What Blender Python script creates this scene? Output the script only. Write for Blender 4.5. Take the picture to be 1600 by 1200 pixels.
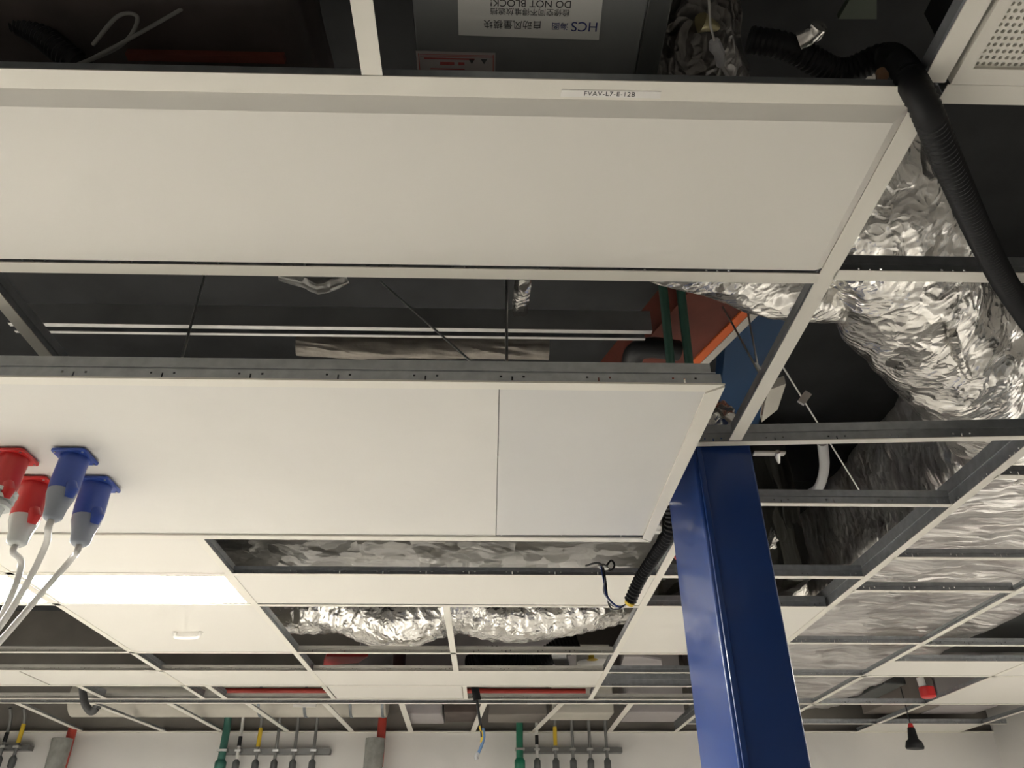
import bpy, bmesh, math, random
from mathutils import Vector, Matrix, noise
random.seed(7)
for o in list(bpy.data.objects): bpy.data.objects.remove(o, do_unlink=True)
S = bpy.context.scene
COL = S.collection

# ------------------------------------------------------------------ camera
F_PX, PIT, YAW, ROLL = 1216.0, 0.569711, 0.028157, -0.004462
fw = Vector((math.sin(YAW)*math.cos(PIT), math.cos(YAW)*math.cos(PIT), math.sin(PIT)))
r0 = Vector((math.cos(YAW), -math.sin(YAW), 0)); u0 = r0.cross(fw)
rt = r0*math.cos(ROLL) + u0*math.sin(ROLL); up = -r0*math.sin(ROLL) + u0*math.cos(ROLL)
CAM = Vector((0, 0, 1.5))
cd = bpy.data.cameras.new('camera'); cd.sensor_width = 36; cd.lens = F_PX/1600*36; cd.clip_start = .02
cam = bpy.data.objects.new('camera', cd); COL.objects.link(cam); S.camera = cam
m = Matrix((rt, up, -fw)).transposed().to_4x4(); m.translation = CAM; cam.matrix_world = m

# ------------------------------------------------------------------ world, exposure
w = bpy.data.worlds.new('world'); S.world = w; w.use_nodes = True
w.node_tree.nodes['Background'].inputs[0].default_value = (.8, .85, 1, 1)
w.node_tree.nodes['Background'].inputs[1].default_value = .02
S.view_settings.view_transform = 'Standard'; S.view_settings.look = 'None'
S.view_settings.exposure = 2.2; S.view_settings.gamma = 1; S.view_settings.use_curve_mapping = False
LED_STRENGTH = 20.0

# ------------------------------------------------------------------ measuring helpers (photo point -> metres)
def ray(x, y): return fw + rt*((x-800)/F_PX) - up*((y-600)/F_PX)
def at_z(x, y, z): d = ray(x, y); return CAM + d*((z-1.5)/d.z)
def at_y(x, y, Y): d = ray(x, y); return CAM + d*(Y/d.y)

# ------------------------------------------------------------------ materials
MATS = {}
def mat(name, col, rough=.5, metal=0., bump=0., bscale=60., mott=0., mscale=4., coat=0., emit=None, estr=0., spec=.5, detail=4., col2=None):
    if name in MATS: return MATS[name]
    M = bpy.data.materials.new(name); M.use_nodes = True; N = M.node_tree.nodes; L = M.node_tree.links
    b = N['Principled BSDF']
    b.inputs['Base Color'].default_value = (*col, 1); b.inputs['Roughness'].default_value = rough
    b.inputs['Metallic'].default_value = metal; b.inputs['Specular IOR Level'].default_value = spec
    b.inputs['Coat Weight'].default_value = coat
    if emit: b.inputs['Emission Color'].default_value = (*emit, 1); b.inputs['Emission Strength'].default_value = estr
    tc = N.new('ShaderNodeTexCoord')
    if mott:
        n = N.new('ShaderNodeTexNoise'); n.inputs['Scale'].default_value = mscale; n.inputs['Detail'].default_value = 5
        L.new(tc.outputs['Object'], n.inputs['Vector'])
        mx = N.new('ShaderNodeMix'); mx.data_type = 'RGBA'
        c2 = col2 if col2 else tuple(c*(1-mott) for c in col)
        mx.inputs[6].default_value = (*col, 1); mx.inputs[7].default_value = (*c2, 1)
        cr = N.new('ShaderNodeMapRange'); cr.inputs[1].default_value = .35; cr.inputs[2].default_value = .65
        L.new(n.outputs[0], cr.inputs[0]); L.new(cr.outputs[0], mx.inputs[0]); L.new(mx.outputs[2], b.inputs['Base Color'])
    if bump:
        n2 = N.new('ShaderNodeTexNoise'); n2.inputs['Scale'].default_value = bscale; n2.inputs['Detail'].default_value = detail
        L.new(tc.outputs['Object'], n2.inputs['Vector'])
        bp = N.new('ShaderNodeBump'); bp.inputs['Strength'].default_value = bump; bp.inputs['Distance'].default_value = .01
        L.new(n2.outputs[0], bp.inputs['Height']); L.new(bp.outputs[0], b.inputs['Normal'])
    MATS[name] = M; return M

def foil(name, col, rough=.28, strength=.6, scale=9., stretch=(1, 1, 1), metal=.9, col2=None, facet=.7, fscale=1.6):
    """crinkled aluminium foil: sharp creases from ridged noise"""
    M = bpy.data.materials.new(name); M.use_nodes = True; N = M.node_tree.nodes; L = M.node_tree.links
    b = N['Principled BSDF']; b.inputs['Base Color'].default_value = (*col, 1)
    b.inputs['Metallic'].default_value = metal; b.inputs['Roughness'].default_value = rough
    tc = N.new('ShaderNodeTexCoord'); mp = N.new('ShaderNodeMapping'); mp.inputs['Scale'].default_value = stretch
    L.new(tc.outputs['Object'], mp.inputs[0])
    nz = N.new('ShaderNodeTexNoise'); nz.inputs['Scale'].default_value = scale*.6; nz.inputs['Detail'].default_value = 3
    L.new(mp.outputs[0], nz.inputs['Vector'])
    mix = N.new('ShaderNodeVectorMath'); mix.operation = 'MULTIPLY_ADD'; mix.inputs[1].default_value = (.25,)*3
    L.new(nz.outputs[1], mix.inputs[0]); L.new(mp.outputs[0], mix.inputs[2])
    v = N.new('ShaderNodeTexVoronoi'); v.inputs['Scale'].default_value = scale; v.feature = 'F1'
    L.new(mix.outputs[0], v.inputs['Vector'])
    v2 = N.new('ShaderNodeTexVoronoi'); v2.inputs['Scale'].default_value = scale*3.1; L.new(mix.outputs[0], v2.inputs['Vector'])
    ad = N.new('ShaderNodeMath'); ad.operation = 'MULTIPLY_ADD'; ad.inputs[1].default_value = .35
    L.new(v2.outputs['Distance'], ad.inputs[0]); L.new(v.outputs['Distance'], ad.inputs[2])
    if col2:
        n3 = N.new('ShaderNodeTexNoise'); n3.inputs['Scale'].default_value = scale*.8; n3.inputs['Detail'].default_value = 6; L.new(mp.outputs[0], n3.inputs['Vector'])
        mr = N.new('ShaderNodeMapRange'); mr.inputs[1].default_value = .42; mr.inputs[2].default_value = .68; L.new(n3.outputs[0], mr.inputs[0])
        mx = N.new('ShaderNodeMix'); mx.data_type = 'RGBA'; mx.inputs[6].default_value = (*col, 1); mx.inputs[7].default_value = (*col2, 1)
        L.new(mr.outputs[0], mx.inputs[0]); L.new(mx.outputs[2], b.inputs['Base Color'])
    bp = N.new('ShaderNodeBump'); bp.inputs['Strength'].default_value = strength; bp.inputs['Distance'].default_value = .03
    L.new(ad.outputs[0], bp.inputs['Height'])
    # flat facets: each Voronoi cell tilts the normal its own way
    fv = N.new('ShaderNodeTexVoronoi'); fv.inputs['Scale'].default_value = scale*fscale; L.new(mix.outputs[0], fv.inputs['Vector'])
    sb = N.new('ShaderNodeVectorMath'); sb.operation = 'SUBTRACT'; sb.inputs[1].default_value = (.5,)*3; L.new(fv.outputs['Color'], sb.inputs[0])
    ma = N.new('ShaderNodeVectorMath'); ma.operation = 'MULTIPLY_ADD'; ma.inputs[1].default_value = (facet,)*3
    L.new(sb.outputs[0], ma.inputs[0]); L.new(bp.outputs[0], ma.inputs[2])
    no = N.new('ShaderNodeVectorMath'); no.operation = 'NORMALIZE'; L.new(ma.outputs[0], no.inputs[0]); L.new(no.outputs[0], b.inputs['Normal'])
    MATS[name] = M; return M

WHITE = mat('panel_white', (.80, .775, .715), .55, bump=.02, bscale=300)
BOARD = mat('board_white', (.78, .76, .71), .6, mott=.03, mscale=3)
TEE = mat('tee_white', (.82, .79, .71), .45)
GALV = mat('galvanised', (.42, .44, .46), .42, .55, mott=.18, mscale=25)
WEBLIT = mat('web_lit', (.60, .58, .53), .45, .2, mott=.1, mscale=12)  # paler copy of the web colour, with the far rows' light put in
GALVD = mat('galvanised_dark', (.26, .28, .30), .45, .6, mott=.2, mscale=18)
BLUE = mat('blue_paint', (.019, .062, .265), .32, coat=.25, bump=.02, bscale=40)
BLACK = mat('black_plastic', (.008, .0085, .010), .55, spec=.35)
BLACKR = mat('black_rubber', (.02, .021, .023), .5)
WALL = mat('wall_paint', (.76, .74, .71), .7, mott=.05, mscale=1.5)
FLOOR = mat('floor_vinyl', (.55, .53, .49), .4, mott=.06, mscale=2)
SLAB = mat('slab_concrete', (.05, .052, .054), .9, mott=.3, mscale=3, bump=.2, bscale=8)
LED = mat('led_diffuser', (.9, .9, .9), .5, emit=(1, .972, .92), estr=LED_STRENGTH)
RED = mat('red_paint', (.42, .045, .03), .45)
REDP = mat('red_plastic', (.60, .03, .03), .35)
BLUEP = mat('blue_plastic', (.035, .08, .36), .35)
ORANGE = mat('orange_paint', (.70, .13, .02), .5)
RUST = mat('brown_red', (.16, .035, .02), .7, mott=.3, mscale=6)
GREEN = mat('green_paint', (.01, .16, .09), .4)
DKGREEN = mat('dark_green', (.012, .075, .05), .5)
GREY = mat('grey_plastic', (.42, .42, .42), .45)
GREYD = mat('grey_sheet', (.10, .105, .105), .5, .3, mott=.15, mscale=4)
CREAM = mat('cream_insulation', (.60, .57, .50), .7, mott=.08, mscale=5)
LILAC = mat('grey_lilac', (.42, .39, .39), .7, mott=.08, mscale=5)
BROWN = mat('dark_brown', (.10, .075, .065), .7, mott=.3, mscale=5)
BOXBROWN = mat('brown_wrap', (.07, .055, .05), .6, mott=.4, mscale=6)
PAPER = mat('paper', (.70, .70, .68), .6)
PAPERW = mat('label_white', (.86, .84, .80), .45)
INK = mat('ink_black', (.03, .03, .035), .6)
NAVY = mat('ink_navy', (.02, .03, .16), .6)
PINK = mat('ink_red', (.50, .10, .10), .6)
YELLOW = mat('yellow_paint', (.70, .48, .03), .5)
STEEL = mat('bright_steel', (.62, .62, .60), .3, .9)
CABLEW = mat('cable_grey', (.58, .57, .54), .4)
CABLED = mat('cable_dull', (.22, .215, .20), .5)
DKBLUE = mat('dark_blue_sheet', (.008, .045, .12), .5)
MIRROR = mat('clear_plug', (.60, .62, .60), .25)
CLOTH = mat('grey_wrap', (.30, .30, .28), .8, mott=.25, mscale=14, bump=.3, bscale=30)
FOIL = foil('foil_bright', (.86, .84, .80), .24, .6, 8, (1, 1, 1), .95, facet=.38, fscale=1.1)
FOILX = foil('foil_sheet', (.84, .82, .80), .30, .5, 3.0, (1, 4, 2), facet=.45, fscale=2.2, col2=(.50, .46, .45))
FOILD = foil('foil_dull', (.66, .65, .63), .30, .5, 5, facet=.5)
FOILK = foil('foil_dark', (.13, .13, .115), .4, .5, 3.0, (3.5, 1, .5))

# ------------------------------------------------------------------ mesh helpers
class MB:
    def __init__(s): s.v = []; s.f = []
    def quad(s, *p): i = len(s.v); s.v += [tuple(q) for q in p]; s.f.append(tuple(range(i, i+len(p))))
    def box(s, a, b):
        x0, y0, z0 = a; x1, y1, z1 = b; i = len(s.v)
        s.v += [(x0,y0,z0),(x1,y0,z0),(x1,y1,z0),(x0,y1,z0),(x0,y0,z1),(x1,y0,z1),(x1,y1,z1),(x0,y1,z1)]
        s.f += [tuple(i+k for k in q) for q in ((0,3,2,1),(4,5,6,7),(0,1,5,4),(1,2,6,5),(2,3,7,6),(3,0,4,7))]
        return s
    def prism(s, poly, axis, a, b):
        """poly: 2-D outline, extruded along axis 0/1/2 from a to b"""
        i = len(s.v); n = len(poly)
        def P(p, t):
            q = list(p); q.insert(axis, t); return tuple(q)
        s.v += [P(p, a) for p in poly] + [P(p, b) for p in poly]
        s.f += [tuple(range(i+n-1, i-1, -1)), tuple(range(i+n, i+2*n))]
        s.f += [(i+k, i+(k+1) % n, i+n+(k+1) % n, i+n+k) for k in range(n)]
        return s
    def tube(s, pts, rad, n=12, cap=True, fr=None):
        """swept tube; rad: number or list"""
        pts = [Vector(p) for p in pts]; R = rad if isinstance(rad, (list, tuple)) else [rad]*len(pts)
        t0 = (pts[1]-pts[0]).normalized(); a = Vector((0, 0, 1)) if abs(t0.z) < .9 else Vector((1, 0, 0))
        nrm = t0.cross(a).normalized(); base = len(s.v)
        for k, p in enumerate(pts):
            t = (pts[min(k+1, len(pts)-1)] - pts[max(k-1, 0)]).normalized()
            nrm = (nrm - t*nrm.dot(t)).normalized(); bn = t.cross(nrm)
            for j in range(n):
                th = 2*math.pi*j/n; q = R[k]
                if fr: q = fr(k, th, q)
                s.v.append(tuple(p + (nrm*math.cos(th) + bn*math.sin(th))*q))
        for k in range(len(pts)-1):
            for j in range(n):
                j2 = (j+1) % n; s.f.append((base+k*n+j, base+k*n+j2, base+(k+1)*n+j2, base+(k+1)*n+j))
        if cap:
            s.f.append(tuple(base+j for j in range(n-1, -1, -1))); e = base+(len(pts)-1)*n
            s.f.append(tuple(e+j for j in range(n)))
        return s
    def build(s, name, material, parent=None, smooth=False, bevel=0., loc=None):
        me = bpy.data.meshes.new(name); me.from_pydata(s.v, [], s.f); me.update()
        bm = bmesh.new(); bm.from_mesh(me)
        if bevel:
            bmesh.ops.bevel(bm, geom=[e for e in bm.edges if e.calc_face_angle(0) > .5], offset=bevel, segments=2, affect='EDGES', profile=.5)
        bmesh.ops.recalc_face_normals(bm, faces=bm.faces); bm.to_mesh(me); bm.free()
        if smooth:
            for p in me.polygons: p.use_smooth = True
            try: me.set_sharp_from_angle(angle=math.radians(48))
            except Exception: pass
        me.materials.append(material)
        o = bpy.data.objects.new(name, me); COL.objects.link(o)
        if parent is not None:
            o.parent = parent
            o.matrix_parent_inverse = parent_matrix(parent).inverted()
        return o
def parent_matrix(o):
    mm = o.matrix_basis.copy()
    if o.parent: mm = parent_matrix(o.parent) @ o.matrix_parent_inverse @ mm
    return mm
def empty(name, loc=(0, 0, 0)):
    o = bpy.data.objects.new(name, None); o.empty_display_size = .05; o.location = loc; COL.objects.link(o); return o
def tag(o, label=None, cat=None, group=None, kind=None):
    if label: o['label'] = label
    if cat: o['category'] = cat
    if group: o['group'] = group
    if kind: o['kind'] = kind
    return o
def spline(ctrl, n=12):
    """Catmull-Rom through points"""
    P = [Vector(p) for p in ctrl]; P = [P[0]*2-P[1]] + P + [P[-1]*2-P[-2]]; out = []
    for k in range(1, len(P)-2):
        a, b, c, d = P[k-1:k+3]
        for i in range(n):
            t = i/n; out.append(.5*((2*b)+(c-a)*t+(2*a-5*b+4*c-d)*t*t+(3*b-a-3*c+d)*t**3))
    out.append(P[-2]); return out
def resample(pts, step):
    out = [pts[0].copy()]; acc = 0.
    for a, b in zip(pts, pts[1:]):
        d = (b-a).length; t = step-acc
        while t <= d: out.append(a+(b-a)*(t/d)); t += step
        acc = (acc + d) % step if d else acc
    return out
def corrugated(name, ctrl, r, material, parent=None, pitch=.012, amp=.12):
    p = resample(spline(ctrl, 24), pitch/2)
    return MB().tube(p, [r*(1 if k % 2 else 1-amp) for k in range(len(p))], 16).build(name, material, parent, True)
def foil_tube(name, ctrl, r, material, parent=None, crush=.12, rib=.0, seg=.02, n=40, seed=0., freq=5.):
    p = resample(spline(ctrl, 20), seg)
    def fr(k, th, q):
        P = p[k]; v = Vector((math.cos(th)*1.2, math.sin(th)*1.2, seed)) + P*freq*.6
        c = noise.noise(v) + .55*noise.noise(v*2.7)
        rid = 1-abs(noise.noise(v*1.9+Vector((5, 1, 3))))*2
        return q*(1 + crush*(.6*c + .35*rid) + rib*math.sin(k*seg*2*math.pi/.09))
    return MB().tube(p, [r if not callable(r) else r(k/len(p)) for k in range(len(p))], n, True, fr).build(name, material, parent, True)
def foil_box(name, a, b, material, parent=None, amp=.02, step=.06, seed=0.):
    """a foil wrapped rectangular duct: box with gently bulging, wrinkled faces"""
    bm = bmesh.new(); x0, y0, z0 = a; x1, y1, z1 = b
    def face(o, u, v, lu, lv):
        nu = max(2, int(lu/step)); nv = max(2, int(lv/step))
        g = [[bm.verts.new(o+u*(lu*i/nu)+v*(lv*j/nv)) for j in range(nv+1)] for i in range(nu+1)]
        for i in range(nu):
            for j in range(nv): bm.faces.new((g[i][j], g[i+1][j], g[i+1][j+1], g[i][j+1]))
    X, Y, Zv = Vector((1,0,0)), Vector((0,1,0)), Vector((0,0,1)); A = Vector(a); B = Vector(b)
    dx, dy, dz = x1-x0, y1-y0, z1-z0
    face(A, X, Y, dx, dy); face(A, X, Zv, dx, dz); face(A, Y, Zv, dy, dz)
    face(B, -X, -Y, dx, dy); face(B, -X, -Zv, dx, dz); face(B, -Y, -Zv, dy, dz)
    bmesh.ops.remove_doubles(bm, verts=bm.verts, dist=.0005)
    for vv in bm.verts:
        q = vv.co*3.3+Vector((seed, 0, 0))
        nv = noise.noise_vector(q)*.7 + noise.noise_vector(vv.co*9+Vector((seed, 2, 0)))*.4
        vv.co += nv*amp
    bmesh.ops.recalc_face_normals(bm, faces=bm.faces)
    me = bpy.data.meshes.new(name); bm.to_mesh(me); bm.free()
    for p in me.polygons: p.use_smooth = True
    me.materials.append(material); o = bpy.data.objects.new(name, me); COL.objects.link(o)
    if parent is not None: o.parent = parent; o.matrix_parent_inverse = parent_matrix(parent).inverted()
    return o
def text(name, body, size, origin, right, upv, material, parent, spacing=1.0, align='CENTER', scale_x=1.0):
    cu = bpy.data.curves.new(name, 'FONT'); cu.body = body; cu.size = size; cu.align_x = align; cu.align_y = 'CENTER'
    cu.space_character = spacing; cu.extrude = .0002
    t = bpy.data.objects.new(name, cu); COL.objects.link(t); bpy.context.view_layer.update()
    dg = bpy.context.evaluated_depsgraph_get(); me = bpy.data.meshes.new_from_object(t.evaluated_get(dg))
    bpy.data.objects.remove(t, do_unlink=True); bpy.data.curves.remove(cu)
    R = Vector(right).normalized(); U = Vector(upv).normalized(); Nn = R.cross(U)
    mm = Matrix((R, U, Nn)).transposed().to_4x4(); mm.translation = Vector(origin)
    me.transform(mm @ Matrix.Diagonal((scale_x, 1, 1, 1))); me.materials.clear(); me.materials.append(material); me.name = name
    o = bpy.data.objects.new(name, me); COL.objects.link(o); o.parent = parent
    o.matrix_parent_inverse = parent_matrix(parent).inverted(); return o

# ================================================================== the room shell
CZ, SZ = 3.0, 4.45
XL, XR, YB, YF = -6.6, 6.05, -6.0, 10.0
def struct(o): o['kind'] = 'structure'; return o
struct(MB().box((XL-.2, YB-.2, -.15), (XR+.2, YF+.2, 0)).build('floor', FLOOR))
wf = struct(MB().box((XL-.2, YF, 0), (XR+.2, YF+.2, 3.0)).build('wall_far', WALL))
MB().box((XL-.2, YF+.06, 3.0), (XR+.2, YF+.2, SZ)).build('rough_upper_wall', mat('rough_wall', (.26, .24, .215), .85, mott=.2, mscale=2), wf)
MB().box((XL, YF-.03, 2.995), (XR, YF, 3.012)).build('wall_angle', TEE, wf)
struct(MB().box((XR, YB, 0), (XR+.2, YF, SZ)).build('wall_right', WALL))
struct(MB().box((XL-.2, YB, 0), (XL, YF, SZ)).build('wall_left', WALL))
struct(MB().box((XL-.2, YB-.2, 0), (XR+.2, YB, SZ)).build('wall_behind', WALL))
ceiling = struct(empty('ceiling', (0, 0, CZ))); ceiling['label'] = 'white suspended ceiling grid with many panels missing'
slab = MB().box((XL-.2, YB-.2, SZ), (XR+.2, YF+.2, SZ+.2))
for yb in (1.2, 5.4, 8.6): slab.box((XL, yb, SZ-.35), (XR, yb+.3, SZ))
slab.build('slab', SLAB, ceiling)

# ------------------------------------------------------------------ ceiling tees (flange mesh > web)
def tee(p0, p1, fwid=.04, wh=.075, name='cross_tee', z=CZ, holes=True, parent=None, webm=None, rise=0.):
    """white flange with an upright slotted web and a bulb along its top; p0, p1 are plan points"""
    a = Vector((*p0, z)); b = Vector((*p1, z)); L = (b-a).length; t = (b-a).normalized(); n = Vector((-t.y, t.x, 0))
    def P(s, y, h): q = a+t*s+n*y; return (q.x, q.y, z+h+rise)
    def bx(mb, s0, s1, y0, y1, h0, h1):
        i = len(mb.v); mb.v += [P(s0,y0,h0),P(s1,y0,h0),P(s1,y1,h0),P(s0,y1,h0),P(s0,y0,h1),P(s1,y0,h1),P(s1,y1,h1),P(s0,y1,h1)]
        mb.f += [tuple(i+k for k in q) for q in ((0,3,2,1),(4,5,6,7),(0,1,5,4),(1,2,6,5),(2,3,7,6),(3,0,4,7))]
    fl = MB(); bx(fl, 0, L, -fwid/2, fwid/2, 0, .003)
    o = fl.build(name, TEE, parent or ceiling)
    wb = MB(); wlow = wh*.56; cuts = []
    if holes:
        k = .11
        while k < L-.06:
            cuts += [(k-.037, k-.030, .022, .029), (k-.0025, k+.0025, .006, .026), (k+.030, k+.037, .022, .029)]; k += .25
    s = 0.
    for c0, c1, h0, h1 in cuts:
        bx(wb, s, c0, -.0012, .0012, .003, wlow); bx(wb, c0, c1, -.0012, .0012, .003, h0); bx(wb, c0, c1, -.0012, .0012, h1, wlow); s = c1
    bx(wb, s, L, -.0012, .0012, .003, wlow)
    bx(wb, 0, L, -.007, .007, wlow, wh)
    wb.build('web', webm or GALV, o)
    return o
def tx(y, x0, x1, **k): return tee((x0, y), (x1, y), **k)
def ty(x, y0, y1, **k): return tee((x, y0), (x, y1), **k)
# rows running across
tx(1.112, -3.2, .95, fwid=.05, wh=.05, name='main_tee'); tx(1.105, 1.01, 3.23, fwid=.05)
tx(1.746, -3.2, .955, fwid=.044, name='main_tee'); tx(1.73, 1.0, 3.23, fwid=.045)
tee((.79, 2.785), (2.185, 2.70), fwid=.034, wh=.085)
tx(3.372, .76, 2.18, fwid=.034, wh=.075)
tx(4.41, -1.49, .96, wh=.05); tx(4.41, 1.0, 2.185, fwid=.045)
tx(4.41, -5, -1.53)
tx(5.0, -1.49, .96); tx(5.0, -5, -1.53); tx(5.0, 1.0, 2.185)
tx(6.23, -1.49, .96, wh=.055, webm=WEBLIT); tx(6.23, -5, -1.53, wh=.045, webm=WEBLIT); tx(6.23, 1.0, 2.185)
tx(6.85, -1.49, .96, wh=.05, webm=WEBLIT); tx(6.85, -5, -1.53, wh=.05, webm=WEBLIT); tx(6.88, 1.0, 2.185, wh=.06)
tx(7.43, -5, .96); tx(7.43, 1.0, 2.185, wh=.11)
tx(8.03, -5, 2.185, wh=.055, webm=WEBLIT, name='main_tee', fwid=.05); tx(8.24, -5, 2.185, wh=.06, fwid=.05, name='main_tee')
tx(3.06, 2.22, 3.23, wh=.055); tx(4.085, 2.22, 3.23, wh=.055); tx(4.66, 2.22, 3.23, wh=.058)
tx(5.9, 2.22, 3.23, wh=.055); tx(5.95, 3.27, 5.9, wh=.055); tx(6.47, 3.27, 5.9, wh=.055); tx(7.0, 2.22, 5.9, wh=.055)
tx(8.25, 2.22, 5.9, wh=.055); tx(9.42, 2.22, 5.9, wh=.055)
# runners going away from the camera
ty(-.275, -.4, 1.085, fwid=.046, holes=False)
ty(.975, -.4, 1.075, fwid=.05, name='main_tee'); ty(.978, 1.14, 2.745, fwid=.05, name='main_tee'); ty(.978, 3.40, 8.0, fwid=.045, name='main_tee')
ty(-1.51, 1.76, 8.0, fwid=.042, name='main_tee'); ty(-2.76, 3.6, 8.0, fwid=.042, name='main_tee')
ty(-.29, 5.02, 6.83, fwid=.045)
ty(-.235, 7.45, 8.0); ty(-3.7, 7.45, 8.0, fwid=.05); ty(-2.55, 7.45, 8.0, fwid=.05)
ty(2.205, 1.76, 9.97, fwid=.045, wh=.13, name='main_tee'); ty(3.25, 1.14, 9.97, fwid=.045, wh=.045, name='main_tee')
ty(4.40, 6.49, 9.97, fwid=.045, wh=.045, name='main_tee'); ty(5.62, 7.9, 9.97, fwid=.045, wh=.045, name='main_tee')
for x0, x1 in ((-4.65,-4.76),(-3.93,-3.8),(-3.17,-3.14),(-2.4,-2.37),(-1.64,-1.62),(-.88,-.93),(-.06,-.2),(.71,.52),(1.41,1.42)):
    tee((x0, 8.27), (x1, 9.97), fwid=.06, holes=False, wh=.03)

# ------------------------------------------------------------------ ceiling panels
def tile(x0, x1, y0, y1, drop=0., bn=.0, bf=.0, bs=.0, lift=.004, m_=WHITE, label=None):
    """flat metal panel lying on the flanges, or (drop) with a bevelled centre standing proud below the grid"""
    mb = MB(); z = CZ+lift
    if drop:
        o = [(x0,y0),(x1,y0),(x1,y1),(x0,y1)]; c = [(x0+bs,y0+bn),(x1-bs,y0+bn),(x1-bs,y1-bf),(x0+bs,y1-bf)]
        zc = CZ-drop
        mb.quad(*[(*p, zc) for p in c])
        for k in range(4):
            k2 = (k+1) % 4; mb.quad((*o[k], z), (*o[k2], z), (*c[k2], zc), (*c[k], zc))
        mb.quad(*[(*p, z+.012) for p in o])
        for k in range(4):
            k2 = (k+1) % 4; mb.quad((*o[k], z), (*o[k2], z), (*o[k2], z+.012), (*o[k], z+.012))
    else: mb.box((x0, y0, z), (x1, y1, z+.015))
    o = mb.build('ceiling_panel', m_, ceiling)
    if label: o['label'] = label
    return o
tile(-3.2, .953, 1.136, 1.703, drop=.016, bn=.038, bf=.012, bs=.03)
tile(-1.49, .955, 4.432, 4.972)
tile(-2.74, -1.531, 3.75, 4.40); tile(-4.0, -2.78, 3.75, 4.40)
tile(-2.74, -1.531, 5.02, 6.21); tile(1.0, 2.185, 5.02, 6.21)
tile(-5.2, -3.95, 6.87, 7.41); tile(-3.93, -1.531, 6.87, 7.41); tile(-1.49, .958, 6.87, 7.41)
tile(-1.48, -.26, 7.45, 8.005)
tile(3.27, 5.9, 6.49, 6.98); tile(4.42, 5.9, 7.02, 8.23); tile(4.42, 5.60, 9.44, 9.97)

# ------------------------------------------------------------------ LED panel lights
def led(x0, x1, y0, y1, label, group='bright panel lights set in the ceiling grid'):
    t = empty('led_panel_light', ((x0+x1)/2, (y0+y1)/2, CZ)); tag(t, label, 'ceiling light', group)
    fr = MB()
    for a, b in (((x0,y0),(x1,y0+.02)),((x0,y1-.02),(x1,y1)),((x0,y0+.02),(x0+.02,y1-.02)),((x1-.02,y0+.02),(x1,y1-.02))):
        fr.box((*a, CZ+.003), (*b, CZ+.04))
    fr.build('frame', TEE, t); MB().box((x0+.02, y0+.02, CZ+.006), (x1-.02, y1-.02, CZ+.009)).build('diffuser', LED, t)
    MB().box((x0+.005, y0+.005, CZ+.03), (x1-.005, y1-.005, CZ+.055)).build('housing', GALVD, t)
led(-2.735, -1.534, 4.434, 4.976, 'glowing white light panel beside the hanging red and blue sockets')
led(-4.0, -2.785, 4.434, 4.976, 'glowing light panel at the left edge of the picture')
led(-4.6, -3.4, 2.9, 3.5, 'added unseen fill light panel at the near left')  # added out of view to brighten the left side
led(4.4, 5.6, 4.95, 5.5, 'added unseen fill light panel on the right')  # added out of view to lift the right and far areas

# ------------------------------------------------------------------ hanging framed panel
DZ = 2.73
dp = empty('service_raft', (-.9, 2.5, DZ)); tag(dp, 'framed white service panel hanging below the ceiling with a seam between two boards', 'ceiling panel')
x0, x1, y0, y1 = -3.0, .682, 1.912, 3.158
MB().prism([(x0, y0), (x1, y0), (x1-.05, y0+.038), (x0, y0+.038)], 2, DZ, DZ+.006).build('frame_bar', TEE, dp)
MB().prism([(x1, y0+.008), (x1-.002, y1), (x1-.042, y1-.04), (x1-.05, y0+.046)], 2, DZ-.003, DZ+.004).build('frame_bar', TEE, dp)
MB().prism([(x0, y1-.042), (x1-.046, y1-.036), (x1-.004, y1+.006), (x0, y1-.004)], 2, DZ-.002, DZ+.005).build('frame_bar', TEE, dp)
MB().box((x0, y0+.02, DZ+.007), (.016, y1-.02, DZ+.019)).build('board', BOARD, dp)
b2 = MB(); b2.v = [(.0185,y0+.02,DZ+.009),(x1-.02,y0+.02,DZ+.006),(x1-.02,y1-.046,DZ+.009),(.0185,y1-.048,DZ+.005)]
b2.v += [(p[0],p[1],p[2]+.012) for p in b2.v]; b2.f = [(0,3,2,1),(4,5,6,7),(0,1,5,4),(1,2,6,5),(2,3,7,6),(3,0,4,7)]
b2.build('board', mat('board_grey', (.72, .71, .68), .6, mott=.03, mscale=3), dp)['label'] = 'slightly greyer end board'
def upstand(ya, xa, xb, s=1):
    mb = MB(); cuts = []; k = xb-.11
    while k > xa+.1: cuts += [(k-.037,k-.030,.022,.029),(k-.0025,k+.0025,.004,.026),(k+.030,k+.037,.022,.029)]; k -= .255
    cuts.sort(); q = xa
    for c0, c1, h0, h1 in cuts:
        mb.box((q,ya,DZ+.006),(c0,ya+.002,DZ+.042)); mb.box((c0,ya,DZ+.006),(c1,ya+.002,DZ+h0)); mb.box((c0,ya,DZ+h1),(c1,ya+.002,DZ+.042)); q = c1
    mb.box((q,ya,DZ+.006),(xb,ya+.002,DZ+.042)); mb.box((xa, ya-.004, DZ+.042), (xb-.015, ya+.012, DZ+.046))
    mb.box((xa, ya+.008, DZ+.046), (xb-.025, ya+.012, DZ+.085)); return mb.build('edge_channel', GALV, dp)
upstand(1.918, -3.0, .675); upstand(3.13, -3.0, .66)
for hx in (-2.6, -1.2, .05): MB().tube([(hx, 2.5, DZ+.019), (hx, 2.5, SZ)], .006, 8).build('hanger_rod', STEEL, dp)

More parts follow.
